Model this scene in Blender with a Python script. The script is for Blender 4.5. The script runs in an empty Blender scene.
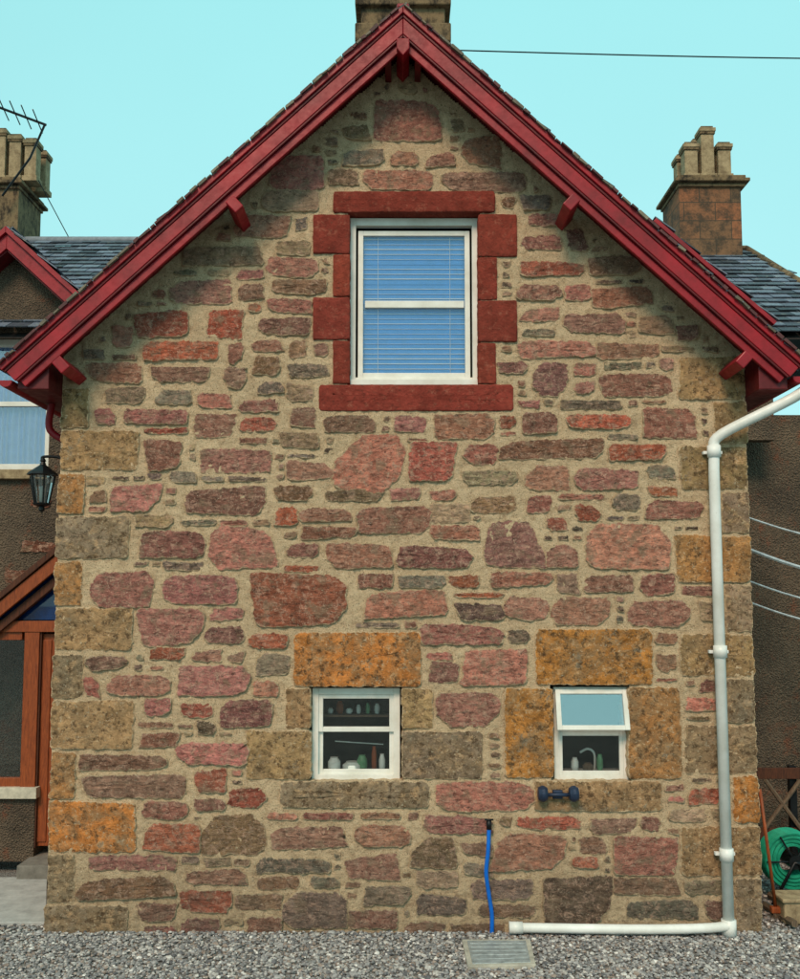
import bpy, math, random, bmesh
import numpy as np
from mathutils import Vector, noise, Matrix
R=random.Random(23)
scn=bpy.context.scene
# ------------------------------------------------------------------ camera
F=905.0; V0=528.0; U0=400.0; PIT=math.asin(0.08); CZ=3.0; CD=8.5
cp,sp=math.cos(PIT),math.sin(PIT)
cam_d=bpy.data.cameras.new("camera"); cam=bpy.data.objects.new("camera",cam_d); scn.collection.objects.link(cam)
cam.location=(0,-CD,CZ); cam.rotation_euler=(math.pi/2+PIT,0,0)
cam_d.sensor_width=36; cam_d.lens=F/979*36; cam_d.shift_y=(V0-489.5)/979
cam_d.clip_end=3000; scn.camera=cam
def ray(u,v):
    xc=(u-U0)/F; yc=-(v-V0)/F
    return xc, cp-yc*sp, sp+yc*cp
def P(u,v,Y=0.0):      # survey helper: facade measurement -> metres on the plane y=Y
    x,y,z=ray(u,v); t=(Y+CD)/y
    return x*t, CZ+z*t
def G(u,v,z=0.0):
    x,y,zz=ray(u,v); t=(z-CZ)/zz
    return x*t, y*t-CD
# ------------------------------------------------------------------ helpers
def srgb(r,g,b,k=1.0):
    f=lambda c:(c/255/12.92 if c/255<=.04045 else ((c/255+.055)/1.055)**2.4)*k
    return (f(r),f(g),f(b),1.0)
def empty(name,loc=(0,0,0)):
    o=bpy.data.objects.new(name,None); scn.collection.objects.link(o); return o
def mesh(name,V,Fc,mat=None,parent=None,smooth=False,cols=None,bevel=0):
    m=bpy.data.meshes.new(name); m.from_pydata([tuple(v) for v in V],[],[tuple(f) for f in Fc]); m.update()
    if cols is not None:
        a=m.color_attributes.new("Col",'FLOAT_COLOR','POINT')
        a.data.foreach_set("color",np.array(cols,dtype=np.float32).ravel())
    if smooth: m.polygons.foreach_set("use_smooth",[True]*len(m.polygons))
    o=bpy.data.objects.new(name,m); scn.collection.objects.link(o)
    if mat: m.materials.append(mat)
    if parent: o.parent=parent
    if bevel:
        b=o.modifiers.new("bev",'BEVEL'); b.width=bevel; b.segments=2; b.limit_method='ANGLE'
    return o
BF=[(0,3,2,1),(4,5,6,7),(0,1,5,4),(1,2,6,5),(2,3,7,6),(3,0,4,7)]
def box(name,x0,x1,y0,y1,z0,z1,mat,parent=None,bevel=0.004):
    V=[(x0,y0,z0),(x1,y0,z0),(x1,y1,z0),(x0,y1,z0),(x0,y0,z1),(x1,y0,z1),(x1,y1,z1),(x0,y1,z1)]
    return mesh(name,V,BF,mat,parent,bevel=bevel)
def pbox(name,u0,v0,u1,v1,y0,y1,mat,parent=None,bevel=0.004):
    vc=(v0+v1)/2; uc=(u0+u1)/2
    xa=P(u0,vc,y0)[0]; xb=P(u1,vc,y0)[0]; zt=P(uc,v0,y0)[1]; zb=P(uc,v1,y0)[1]
    return box(name,xa,xb,y0,y1,zb,zt,mat,parent,bevel)
def prism(name,poly,y0,y1,mat,parent=None,bevel=0):
    n=len(poly)
    V=[(p[0],y0,p[1]) for p in poly]+[(p[0],y1,p[1]) for p in poly]
    Fc=[tuple(range(n)),tuple(range(2*n-1,n-1,-1))]+[((i+1)%n,i,i+n,(i+1)%n+n) for i in range(n)]
    o=mesh(name,V,Fc,mat,parent,bevel=bevel)
    b=bmesh.new(); b.from_mesh(o.data); bmesh.ops.recalc_face_normals(b,faces=b.faces); b.to_mesh(o.data); b.free()
    return o
def tube(name,pts,r,mat,parent=None,seg=12,radii=None,cap=True):
    pts=[Vector(p) for p in pts]; V=[];Fc=[]
    up=None
    for i,p in enumerate(pts):
        if i==0: t=pts[1]-p
        elif i==len(pts)-1: t=p-pts[i-1]
        else: t=(pts[i+1]-p).normalized()+(p-pts[i-1]).normalized()
        t.normalize()
        if up is None: up=t.orthogonal().normalized()
        else: up=(up-t*up.dot(t)).normalized()
        w=t.cross(up); rr=radii[i] if radii else r
        for k in range(seg):
            a=2*math.pi*k/seg; V.append(p+up*math.cos(a)*rr+w*math.sin(a)*rr)
    for i in range(len(pts)-1):
        for k in range(seg):
            k2=(k+1)%seg; Fc.append((i*seg+k,i*seg+k2,(i+1)*seg+k2,(i+1)*seg+k))
    if cap:
        Fc.append(tuple(range(seg-1,-1,-1))); n=(len(pts)-1)*seg; Fc.append(tuple(range(n,n+seg)))
    return mesh(name,V,Fc,mat,parent,smooth=seg>6)
def smoothpath(pts,n=8):
    pts=[Vector(p) for p in pts]; out=[]
    for i in range(len(pts)-1):
        p0=pts[max(i-1,0)];p1=pts[i];p2=pts[i+1];p3=pts[min(i+2,len(pts)-1)]
        for k in range(n):
            t=k/n; out.append(.5*((2*p1)+(p2-p0)*t+(2*p0-5*p1+4*p2-p3)*t*t+(3*p1-p0-3*p2+p3)*t**3))
    out.append(pts[-1]); return out
def lathe(name,c,prof,mat,parent=None,seg=24,axis='Z'):
    V=[];Fc=[]
    for r,h in prof:
        for k in range(seg):
            a=2*math.pi*(k+.5)/seg
            d=(r*math.cos(a),r*math.sin(a),h) if axis=='Z' else ((h,r*math.cos(a),r*math.sin(a)) if axis=='X' else (r*math.cos(a),h,r*math.sin(a)))
            V.append((c[0]+d[0],c[1]+d[1],c[2]+d[2]))
    for i in range(len(prof)-1):
        for k in range(seg):
            k2=(k+1)%seg; Fc.append((i*seg+k,i*seg+k2,(i+1)*seg+k2,(i+1)*seg+k))
    Fc.append(tuple(range(seg-1,-1,-1))); n=(len(prof)-1)*seg; Fc.append(tuple(range(n,n+seg)))
    return mesh(name,V,Fc,mat,parent,smooth=False)
# ------------------------------------------------------------------ materials
class NT:
    def __init__(s,name):
        s.m=bpy.data.materials.new(name); s.m.use_nodes=True; s.t=s.m.node_tree; s.t.nodes.clear()
        s.out=s.n('ShaderNodeOutputMaterial'); s.b=s.n('ShaderNodeBsdfPrincipled')
        s.l(s.b.outputs[0],s.out.inputs[0]); s.co=s.n('ShaderNodeTexCoord').outputs['Object']
    def n(s,t): return s.t.nodes.new(t)
    def l(s,a,b): s.t.links.new(a,b)
    def setin(s,i,v):
        if isinstance(v,bpy.types.NodeSocket): s.l(v,i)
        else: i.default_value=v
    def noise(s,sc,det=4,rough=.6,vec=None,dist=0,color=False):
        n=s.n('ShaderNodeTexNoise'); n.inputs['Scale'].default_value=sc; n.inputs['Detail'].default_value=det
        n.inputs['Roughness'].default_value=rough; n.inputs['Distortion'].default_value=dist; s.l(vec or s.co,n.inputs['Vector'])
        return n.outputs['Color' if color else 'Fac']
    def vor(s,sc,out='Distance',vec=None,feat='F1'):
        n=s.n('ShaderNodeTexVoronoi'); n.feature=feat; n.inputs['Scale'].default_value=sc; s.l(vec or s.co,n.inputs['Vector']); return n.outputs[out]
    def map(s,v,a,b,c=0,d=1):
        n=s.n('ShaderNodeMapRange'); n.clamp=True
        for k,x in zip(('From Min','From Max','To Min','To Max'),(a,b,c,d)): n.inputs[k].default_value=x
        s.l(v,n.inputs['Value']); return n.outputs[0]
    def mix(s,f,a,b,mode='MIX'):
        n=s.n('ShaderNodeMix'); n.data_type='RGBA'; n.blend_type=mode
        s.setin(n.inputs[0],f); s.setin(n.inputs[6],a); s.setin(n.inputs[7],b); return n.outputs[2]
    def math(s,op,a,b=0.0,c=False):
        n=s.n('ShaderNodeMath'); n.operation=op; n.use_clamp=c; s.setin(n.inputs[0],a); s.setin(n.inputs[1],b); return n.outputs[0]
    def gray(s,v):
        n=s.n('ShaderNodeCombineColor')
        for i in range(3): s.l(v,n.inputs[i])
        return n.outputs[0]
    def mulv(s,col,v): return s.mix(1.0,col,s.gray(v),'MULTIPLY')
    def bump(s,h,st=.5,dist=.01,nrm=None):
        n=s.n('ShaderNodeBump'); n.inputs['Strength'].default_value=st; n.inputs['Distance'].default_value=dist
        s.l(h,n.inputs['Height']); 
        if nrm: s.l(nrm,n.inputs['Normal'])
        return n.outputs[0]
    def stretch(s,x,y,z):
        n=s.n('ShaderNodeMapping'); n.inputs['Scale'].default_value=(x,y,z); s.l(s.co,n.inputs['Vector']); return n.outputs[0]
    def z(s):
        n=s.n('ShaderNodeSeparateXYZ'); s.l(s.co,n.inputs[0]); return n.outputs[2]
    def attr(s):
        n=s.n('ShaderNodeAttribute'); n.attribute_name="Col"; return n
    def fin(s,col,rough=.85,nrm=None,spec=.3,metal=0):
        s.setin(s.b.inputs['Base Color'],col); s.setin(s.b.inputs['Roughness'],rough)
        s.b.inputs['Specular IOR Level'].default_value=spec; s.b.inputs['Metallic'].default_value=metal
        if nrm: s.l(nrm,s.b.inputs['Normal'])
        return s.m
def mortar_col(t,full=True):
    c=t.mix(t.map(t.noise(1.3,4),.35,.65),srgb(222,194,158),srgb(204,176,142))
    n1=t.noise(11,6,.75)
    c=t.mix(t.map(n1,.48,.7,0,.75),c,srgb(160,128,98))
    c=t.mix(t.map(t.noise(70,3,.7),.55,.75,0,.8),c,srgb(240,222,192))
    if full: c=t.mix(t.map(t.noise(95,2,.6),.57,.7,0,.85),c,srgb(104,82,64))
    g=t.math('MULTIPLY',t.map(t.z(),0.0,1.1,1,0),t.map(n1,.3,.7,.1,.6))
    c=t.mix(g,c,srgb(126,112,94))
    return c
def mat_mortar():
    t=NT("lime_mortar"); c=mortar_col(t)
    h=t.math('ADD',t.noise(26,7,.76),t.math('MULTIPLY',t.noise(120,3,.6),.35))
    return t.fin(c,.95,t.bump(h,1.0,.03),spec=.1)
def mat_stone():
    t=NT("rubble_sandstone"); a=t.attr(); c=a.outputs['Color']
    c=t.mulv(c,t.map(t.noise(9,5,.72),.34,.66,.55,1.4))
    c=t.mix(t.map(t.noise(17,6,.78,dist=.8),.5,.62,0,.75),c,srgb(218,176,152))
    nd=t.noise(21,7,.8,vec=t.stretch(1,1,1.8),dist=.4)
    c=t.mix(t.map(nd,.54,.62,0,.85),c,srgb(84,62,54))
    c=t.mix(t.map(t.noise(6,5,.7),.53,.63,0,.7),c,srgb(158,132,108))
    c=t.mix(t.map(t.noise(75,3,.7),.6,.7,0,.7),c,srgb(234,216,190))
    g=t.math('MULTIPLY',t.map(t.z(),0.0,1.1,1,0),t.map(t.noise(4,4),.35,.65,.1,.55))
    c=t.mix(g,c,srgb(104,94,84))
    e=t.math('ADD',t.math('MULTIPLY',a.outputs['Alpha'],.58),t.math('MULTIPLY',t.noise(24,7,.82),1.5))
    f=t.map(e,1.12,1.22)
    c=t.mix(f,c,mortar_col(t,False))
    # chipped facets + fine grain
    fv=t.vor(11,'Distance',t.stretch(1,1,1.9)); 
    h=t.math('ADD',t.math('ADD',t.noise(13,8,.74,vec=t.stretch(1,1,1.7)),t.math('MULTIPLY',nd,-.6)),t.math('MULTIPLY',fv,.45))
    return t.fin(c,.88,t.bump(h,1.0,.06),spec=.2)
def mat_ashlar():
    t=NT("weathered_ashlar"); a=t.attr(); c=a.outputs['Color']
    c=t.mulv(c,t.map(t.noise(6,6,.72),.34,.66,.55,1.3))
    c=t.mix(t.map(t.noise(3.4,6,.78,dist=.6),.46,.6,0,.72),c,srgb(150,124,94))
    c=t.mix(t.map(t.noise(10,6,.75),.52,.62,0,.6),c,srgb(218,174,128))
    nd=t.noise(16,7,.8)
    c=t.mix(t.map(nd,.51,.6,0,.85),c,srgb(86,66,48))
    c=t.mix(t.map(t.noise(5,5,.8),.58,.66,0,.75),c,srgb(120,112,98))
    c=t.mix(t.map(t.noise(40,4,.7),.59,.69,0,.65),c,srgb(216,200,172))
    e=t.math('ADD',t.math('MULTIPLY',a.outputs['Alpha'],.6),t.math('MULTIPLY',t.noise(24,7,.82),1.5))
    c=t.mix(t.map(e,1.2,1.3),c,mortar_col(t,False))
    h=t.math('ADD',t.noise(12,8,.72),t.math('MULTIPLY',nd,-.55))
    return t.fin(c,.92,t.bump(h,1.0,.045),spec=.15)
def mat_redstone():
    t=NT("red_painted_dressing"); a=t.attr(); c=a.outputs['Color']
    c=t.mulv(c,t.map(t.noise(6,6,.7),.3,.7,.65,1.3)); c=t.mix(t.map(t.noise(30,5,.7),.54,.68,0,.6),c,srgb(86,48,40))
    c=t.mix(t.map(t.noise(16,6,.8),.55,.67,0,.55),c,srgb(172,112,92))
    return t.fin(c,.9,t.bump(t.noise(24,8,.7),.9,.03),spec=.1)
def mat_paint(name,col,dark,rough=.4,bs=.15,chip=None):
    t=NT(name); c=t.mix(t.map(t.noise(3,6,.7),.35,.7),col,dark)
    c=t.mix(t.map(t.noise(30,5,.7,vec=t.stretch(1,1,.4)),.6,.8,0,.4),c,dark)
    if chip: c=t.mix(t.map(t.noise(38,8,.8),.64,.69,0,.8),c,chip)
    return t.fin(c,t.map(t.noise(12,4),.3,.7,rough-.08,rough+.15),t.bump(t.noise(25,5,.6),bs,.005),spec=.4)
def mat_harl():
    t=NT("brown_harling"); c=t.mix(t.map(t.noise(1.5,6,.7),.35,.65),srgb(104,90,76),srgb(74,66,58))
    c=t.mix(t.map(t.vor(55),.1,.5),t.mix(.5,c,srgb(140,120,98)),c)
    c=t.mix(t.map(t.noise(4,6,.8),.56,.66,0,.7),c,srgb(118,74,56))
    return t.fin(c,.95,t.bump(t.vor(50),1,.02),spec=.1)
def mat_sidewall():
    t=NT("rubble_side_wall"); v=t.stretch(3,3,6)
    c=t.mix(.75,srgb(160,116,104),t.vor(1.2,'Color',v)); c=t.mix(1,c,srgb(200,140,124),'MULTIPLY')
    e=t.vor(1.2,'Distance',v,'DISTANCE_TO_EDGE'); m=t.map(t.math('ADD',e,t.math('MULTIPLY',t.noise(20,5),.1)),.1,.16)
    c=t.mix(m,mortar_col(t),c); return t.fin(c,.9,t.bump(t.math('ADD',m,t.noise(25,8,.7)),.7,.02),spec=.1)
def mat_slate():
    t=NT("blue_slate"); a=t.attr(); c=a.outputs['Color']; c=t.mulv(c,t.map(t.noise(20,6,.7),.3,.7,.6,1.4))
    c=t.mix(t.map(t.noise(9,7,.8),.58,.68,0,.8),c,srgb(160,158,140)); c=t.mix(t.map(t.noise(4,6,.8),.6,.72,0,.7),c,srgb(84,90,56))
    return t.fin(c,.6,t.bump(t.noise(30,6,.7,vec=t.stretch(1,1,.3)),.5,.01),spec=.4)
def mat_gravel(attr=True):
    t=NT("gravel_stone" if attr else "gravel_bed")
    if attr: c=t.attr().outputs['Color']; c=t.mulv(c,t.map(t.noise(70,4),.3,.7,.8,1.2)); return t.fin(c,.85,t.bump(t.noise(120,4),.4,.004),spec=.25)
    v=t.vor(70,'Color'); c=t.mix(t.map(t.noise(1.2,6),.35,.7),srgb(150,144,138),srgb(120,116,112))
    sep=t.n('ShaderNodeSeparateColor'); t.l(v,sep.inputs[0]); c=t.mulv(c,t.map(sep.outputs[0],0,1,.6,1.3))
    return t.fin(c,.9,t.bump(t.vor(70),1,.02),spec=.2)
def mat_wood(name,c1,c2,rough=.5):
    t=NT(name); w=t.noise(10,8,.7,vec=t.stretch(6,6,.6),dist=1); c=t.mix(t.map(w,.35,.65),c1,c2)
    c=t.mix(t.map(t.noise(60,4,.7,vec=t.stretch(4,4,.3)),.55,.75,0,.6),c,(c2[0]*.4,c2[1]*.4,c2[2]*.4,1)); return t.fin(c,rough,t.bump(w,.3,.005),spec=.3)
def mat_simple(name,col,rough=.5,metal=0,var=.3,ns=12,bs=.1):
    t=NT(name); c=t.mulv(t.mix(0.0,col,col),t.map(t.noise(ns,5,.7),.3,.7,1-var,1+var)); return t.fin(c,rough,t.bump(t.noise(40,4),bs,.004),metal=metal)
def mat_streak(name,col,dark,s=.7,lo=.46,hi=.62):
    t=NT(name); n=t.noise(5,6,.75,vec=t.stretch(1.4,1.4,s)); c=t.mix(t.map(n,lo,hi),col,dark); c=t.mix(t.map(t.noise(12,6,.8),.54,.7,0,.8),c,dark)
    return t.fin(c,.9,t.bump(t.noise(25,6),.6,.015),spec=.15)
def mat_glass(name="window_glass",refl=.12,tint=(1,1,1,1)):
    t=NT(name); t.t.nodes.remove(t.b)
    tr=t.n('ShaderNodeBsdfTransparent'); tr.inputs[0].default_value=tint; gl=t.n('ShaderNodeBsdfGlossy'); gl.inputs['Roughness'].default_value=.02
    t.l(t.bump(t.noise(1.5,2),.15,.02),gl.inputs['Normal'])
    lw=t.n('ShaderNodeFresnel'); lw.inputs[0].default_value=1.5
    f=t.math('ADD',t.math('MULTIPLY',lw.outputs[0],.8),refl,True); mx=t.n('ShaderNodeMixShader'); t.l(f,mx.inputs[0]); t.l(tr.outputs[0],mx.inputs[1]); t.l(gl.outputs[0],mx.inputs[2]); t.l(mx.outputs[0],t.out.inputs[0]); return t.m
M_MORT=mat_mortar(); M_ST=mat_stone(); M_ASH=mat_ashlar(); M_RST=mat_redstone(); M_HARL=mat_harl(); M_SIDE=mat_sidewall(); M_SLATE=mat_slate()
M_RED=mat_paint("red_gloss_paint",srgb(160,12,30),srgb(104,8,20),.45,.3,srgb(96,48,44))
M_REDD=mat_paint("red_soffit_paint",srgb(108,10,18),srgb(60,8,12),.5,.2)
M_WHITE=mat_paint("white_window_paint",srgb(232,230,222),srgb(204,200,188),.4,.1,srgb(150,140,120))
M_PIPE=mat_paint("white_plastic_pipe",srgb(236,236,232),srgb(210,208,200),.35,.05,srgb(150,138,120))
M_GL=mat_glass(); M_GLD=mat_glass("dark_window_glass",.04)
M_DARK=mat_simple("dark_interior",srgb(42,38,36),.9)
M_BLK=mat_simple("black_iron",srgb(24,26,28),.4,.3)
M_BLUE=mat_simple("blue_water_pipe_plastic",srgb(16,100,196),.35,0,.15)
M_NAVY=mat_simple("dark_blue_metal",srgb(40,52,74),.45,.2)
M_CHIM=mat_streak("sooty_stone",srgb(126,106,80),srgb(58,50,42))
M_POT=mat_streak("buff_stone",srgb(170,150,118),srgb(112,94,72),1.0,.4,.7)
M_WOOD=mat_wood("varnished_wood",srgb(160,82,40),srgb(110,52,26)); M_WOODD=mat_wood("dark_timber",srgb(96,54,34),srgb(54,32,22),.7)
M_GREYW=mat_wood("grey_timber",srgb(120,100,80),srgb(80,66,54),.8)
# ------------------------------------------------------------------ stones
def stone(B,x0,z0,x1,z1,col,e=5,jit=.14,proud=.018,back=.03,rough=.006,edge=.004,step=.024,flat=False):
    V,Fc,C=B
    cx,cz=(x0+x1)/2,(z0+z1)/2; hw,hh=(x1-x0)/2,(z1-z0)/2
    na=max(4,int(2*hw/step)); nb=max(3,int(2*hh/step)); per=[]
    for i in range(na): per.append((-1+2*i/na,-1))
    for i in range(nb): per.append((1,-1+2*i/nb))
    for i in range(na): per.append((1-2*i/na,1))
    for i in range(nb): per.append((-1,1-2*i/nb))
    hm=min(hw,hh)
    es=[e]*4 if flat else [R.choice([3.5,6,10,20,25,25]) for _ in range(4)]
    J=[(R.uniform(-jit,jit)*hm*1.5,R.uniform(-jit,jit)*hm*.9) for _ in range(4)]
    cut=[0]*4 if flat else [R.uniform(.15,.55)*hm*R.choice([0,0,0,1,1]) for _ in range(4)]
    sd=R.uniform(0,50); lim=min(proud,.014); tx=R.uniform(-.5,.5)*lim/max(hw,.05); tz=R.uniform(-.5,.5)*lim/max(hh,.05)
    ds=[.002,.006,.018,.045]; d=.075
    while d<hm*.75: ds.append(d); d+=.03
    ds=[q for q in ds if q<hm*.72]+[hm*.78]
    rings=[(0,back,0),(0 if back>.05 else .001,-proud*.3,1)]+[(q,-proud*min(1,.75+q/.012*.25),1) for q in ds]
    base=len(V); n=len(per)
    for d,y,fl in rings:
        fx=(hw-d)/hw; fz=(hh-d)/hh; al=max(0,1-d/.030); fade=1-d/hm
        for a,b in per:
            qi=(0 if a<0 else 1)+(0 if b<0 else 2); ee=es[qi]
            k=(abs(a)**ee+abs(b)**ee)**(-1/ee); pa,pb=a*k,b*k
            lx,lz=abs(pa)*hw,abs(pb)*hh; over=(lx+lz)-(hw+hh-cut[qi]*1.6)
            if over>0 and cut[qi]>0:
                pa*= (lx-over*.5)/max(lx,1e-6); pb*=(lz-over*.5)/max(lz,1e-6)
            qa,qb=pa*fx,pb*fz
            w=[(1-qa)*(1-qb)/4,(1+qa)*(1-qb)/4,(1+qa)*(1+qb)/4,(1-qa)*(1+qb)/4]
            X=cx+qa*hw+sum(w[q]*J[q][0] for q in range(4)); Z=cz+qb*hh+sum(w[q]*J[q][1] for q in range(4))
            X+=(.7*noise.noise(Vector((pa*hw*12+sd,pb*hh*12,1)))+.8*noise.noise(Vector((pa*hw*38+sd,pb*hh*38,1))))*edge*2*fade
            Z+=(.7*noise.noise(Vector((pa*hw*12+sd,pb*hh*12,7)))+.8*noise.noise(Vector((pa*hw*38+sd,pb*hh*38,7))))*edge*2*fade
            yy=y
            if fl:
                yy+=noise.noise(Vector((X*11+sd,Z*16,3)))*rough*1.3+noise.noise(Vector((X*34,Z*40,sd)))*rough*.9+(X-cx)*tx+(Z-cz)*tz
            V.append((X,yy,Z)); C.append((col[0],col[1],col[2],al))
    for r in range(len(rings)-1):
        o=base+r*n
        for i in range(n):
            j=(i+1)%n; Fc.append((o+i,o+j,o+n+j,o+n+i))
    o=base+(len(rings)-1)*n; yc=sum(V[o+i][1] for i in range(n))/n
    V.append((sum(V[o+i][0] for i in range(n))/n,yc,sum(V[o+i][2] for i in range(n))/n)); C.append((col[0],col[1],col[2],0))
    for i in range(n): Fc.append((o+i,o+(i+1)%n,o+n))
def jc(c,k=.12):
    f=1+R.uniform(-k,k); return (c[0]*f*(1+R.uniform(-k,k)*.4),c[1]*f*(1+R.uniform(-k,k)*.4),c[2]*f*(1+R.uniform(-k,k)*.35))
PAL={'p':srgb(196,130,112),'r':srgb(190,108,84),'b':srgb(162,124,98),'g':srgb(148,132,114),'d':srgb(114,94,80),'m':srgb(172,118,102),'t':srgb(192,156,126)}
S="""370 100 445 143 m|343 126 368 140 b|343 150 385 165 g|392 152 420 166 m|425 155 457 168 b|465 137 507 166 b|272 157 322 190 m|362 170 434 190 p|443 172 526 192 m|262 191 320 211 t|235 215 290 238 m|183 248 262 266 t|170 280 232 304 m|237 284 264 300 m|137 311 195 338 r|206 311 243 338 r|256 318 311 336 m|268 258 318 276 p|515 260 580 277 r|588 256 640 276 b|520 196 551 210 g|560 312 621 334 m|640 317 672 337 b|594 288 655 307 p|516 285 562 301 m|520 236 560 250 p|530 364 564 395 m|600 375 672 396 p|516 340 594 357 p|594 343 655 358 m|643 409 697 438 p|566 415 630 430 r|520 413 556 434 m|499 440 604 460 m|610 444 668 459 r|339 442 403 486 p|412 446 457 485 r|288 462 333 480 p|525 465 567 490 p|575 468 638 490 p|148 438 186 468 m|200 449 272 472 m|123 408 186 424 m|90 364 142 382 m|110 484 161 510 p|180 487 272 515 m|645 500 706 522 p|575 505 601 521 r|361 507 424 535 p|484 523 539 568 m|587 525 669 568 p|395 545 476 572 m|325 543 390 568 m|215 530 279 567 p|140 531 206 558 m|548 544 577 567 m|94 571 158 603 p|165 575 237 603 p|249 576 352 627 r|360 593 447 618 p|140 610 198 643 p|457 603 504 620 d|508 596 548 620 p|553 598 612 623 m|628 600 692 626 m|421 625 505 647 p|463 650 527 685 p|437 691 498 727 p|428 664 458 683 m|106 675 170 696 p|178 667 250 697 p|84 676 100 698 p|220 700 272 727 m|176 741 246 766 p|80 754 170 770 m|84 775 186 797 b|140 733 180 748 m|435 782 535 812 p|143 824 198 851 r|205 815 262 853 b|273 825 346 849 m|355 825 411 846 p|411 838 455 868 r|497 835 564 871 p|614 838 676 873 p|688 787 727 804 r|580 836 608 852 b|78 877 176 897 b|183 870 246 886 b|88 855 176 870 m|284 893 344 926 g|364 885 411 905 g|541 877 611 926 d|625 899 697 919 g|345 856 398 878 b|470 880 532 900 g|255 858 330 872 g|230 788 268 808 r|197 722 215 734 d|585 575 632 592 m|640 575 676 594 p|450 575 478 588 r|300 508 350 522 m|430 505 470 522 t|275 485 312 500 b|325 490 380 502 b|390 488 420 500 m|470 497 515 512 b"""
stones=[]
for q in S.split('|'):
    a=q.split(); u0,v0,u1,v1=map(float,a[:4]); stones.append((u0,v0,u1,v1,a[4]))
Y1=srgb(184,146,104);Y2=srgb(208,136,72);Y3=srgb(158,136,112);Y4=srgb(172,138,98);Y5=srgb(196,138,86);Y6=srgb(170,142,114)
QL=[(62,388,90,428,Y4),(62,431,139,471,Y1),(60,474,84,514,Y5),(60,516,130,559,Y3),(58,562,82,606,Y5),(57,608,132,651,Y1),(55,654,82,699,Y3),(53,701,133,749,Y1),(51,752,75,799,Y5),(50,801,135,852,Y2),(48,854,75,903,Y3),(46,905,127,934,Y3)]
QR=[(679,357,745,400,Y1),(713,402,745,444,Y4),(680,447,746,490,Y4),(722,492,748,533,Y3),(675,535,750,582,Y5),(725,584,752,632,Y6),(680,634,753,676,Y1),(727,678,756,723,Y3),(685,725,758,774,Y6),(733,776,760,823,Y2),(682,826,760,876,Y4),(735,878,763,934,Y3)]
AW=[(293,632,421,687,Y2),(285,688,311,729,Y1),(246,731,311,779,Y1),(401,688,433,729,Y1),(401,731,483,779,Y3),(280,781,429,808,Y3),
    (535,629,652,685,Y2),(504,688,554,778,Y2),(628,687,681,779,Y5),(535,781,662,811,Y1)]
RW=[(333,192,495,213),(313,215,350,254),(333,255,350,297),(313,298,350,340),(333,341,350,384),(478,215,517,257),(478,258,497,300),(478,301,517,342),(478,343,496,384),(319,385,513,411)]
XL,XR=-3.22,3.29
C2=2
occ=np.zeros((979//C2+2,800//C2+2),bool)
for r in range(occ.shape[0]):
    for c in range(occ.shape[1]):
        u,v=c*C2,r*C2
        if v>934 or v<66+.89*abs(u-403): occ[r,c]=True
        le=62-(v-388)*15/542; re=745+(v-388)*17/542
        if u<le+3 or u>re-3: occ[r,c]=True
def mark(u0,v0,u1,v1,g=0,gv=None):
    gv=g if gv is None else gv
    occ[max(0,int((v0-gv)/C2)):int(math.ceil((v1+gv)/C2)),max(0,int((u0-g)/C2)):int(math.ceil((u1+g)/C2))]=True
for q in QL+QR+AW+RW: mark(*q[:4],g=4)
mark(345,210,482,386); mark(308,684,404,784); mark(550,684,632,784)
for q in stones: mark(*q[:4],g=4)
def fill(hs,ws,gap,minw,prob,types):
    H,W=occ.shape
    for r in range(33,H-3):
        c=25
        while c<W-4:
            if occ[r,c] or R.random()>prob: c+=1; continue
            h=R.choice(hs); w=R.uniform(*ws)*h**.5*3
            hc=max(3,int(h/C2)); ok=False
            while hc>=max(2,int(hs[0]/C2)-1):
                wc=0; mx=int(w/C2)
                while wc<mx and c+wc<W and not occ[r:r+hc,c+wc].any(): wc+=1
                if wc*C2>=minw: ok=True;break
                hc-=1
            if ok and r+hc<H:
                u0,v0=c*C2,r*C2; u1,v1=u0+wc*C2,v0+hc*C2
                stones.append((u0,v0,u1,v1,R.choice(types)))
                mark(u0,v0,u1,v1,gap); c+=wc
            c+=1
fill([12,14,16,19,23],(2.2,6),4.2,20,.3,'pprmmmmbbbtggrpt')
fill([8,10,12,14],(2.2,6),3.6,13,.7,'pmmbbttggrp')
fill([5,6,7],(1.2,4),3,6,.75,'mbbtgddtp')
B=([],[],[])
for u0,v0,u1,v1,t in stones:
    vc=(v0+v1)/2; uc=(u0+u1)/2
    x0=P(u0,vc)[0];x1=P(u1,vc)[0];z0=P(uc,v1)[1];z1=P(uc,v0)[1]
    if vc>850 and t in 'pmr' and R.random()<.4: t='b'
    col=jc(PAL[t],.28); small=(v1-v0)<12
    g=.006 if not small else .003
    stone(B,x0-g,z0-g,x1+g,z1+g,col,jit=R.uniform(.1,.4),proud=R.uniform(.008,.022) if not small else R.uniform(.008,.014),rough=.010,edge=.009 if not small else .006)
house=empty("stone_house")
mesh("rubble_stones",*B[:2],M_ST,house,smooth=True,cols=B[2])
def ash(items,mat,name,proud,clampL=False,clampR=False,rough=.006,e=14,edge=.004,jit=.02):
    B=([],[],[])
    for it in items:
        u0,v0,u1,v1=it[:4]; col=jc(it[4] if len(it)>4 else srgb(138,62,50),.1)
        vc=(v0+v1)/2;uc=(u0+u1)/2
        x0=P(u0,vc)[0];x1=P(u1,vc)[0];z0=P(uc,v1)[1];z1=P(uc,v0)[1]
        if clampL: x0=XL-R.uniform(.004,.015)
        if clampR: x1=XR+R.uniform(.004,.015)
        stone(B,x0,z0,x1,z1,col,e=e,jit=jit,proud=proud+R.uniform(-.005,.005),back=.32,rough=rough,edge=edge,flat=True)
    return mesh(name,B[0],B[1],mat,house,smooth=True,cols=B[2])
ash(QL,M_ASH,"quoins_west",.013,clampL=True,rough=.010,e=20,edge=.009,jit=.05)
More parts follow.
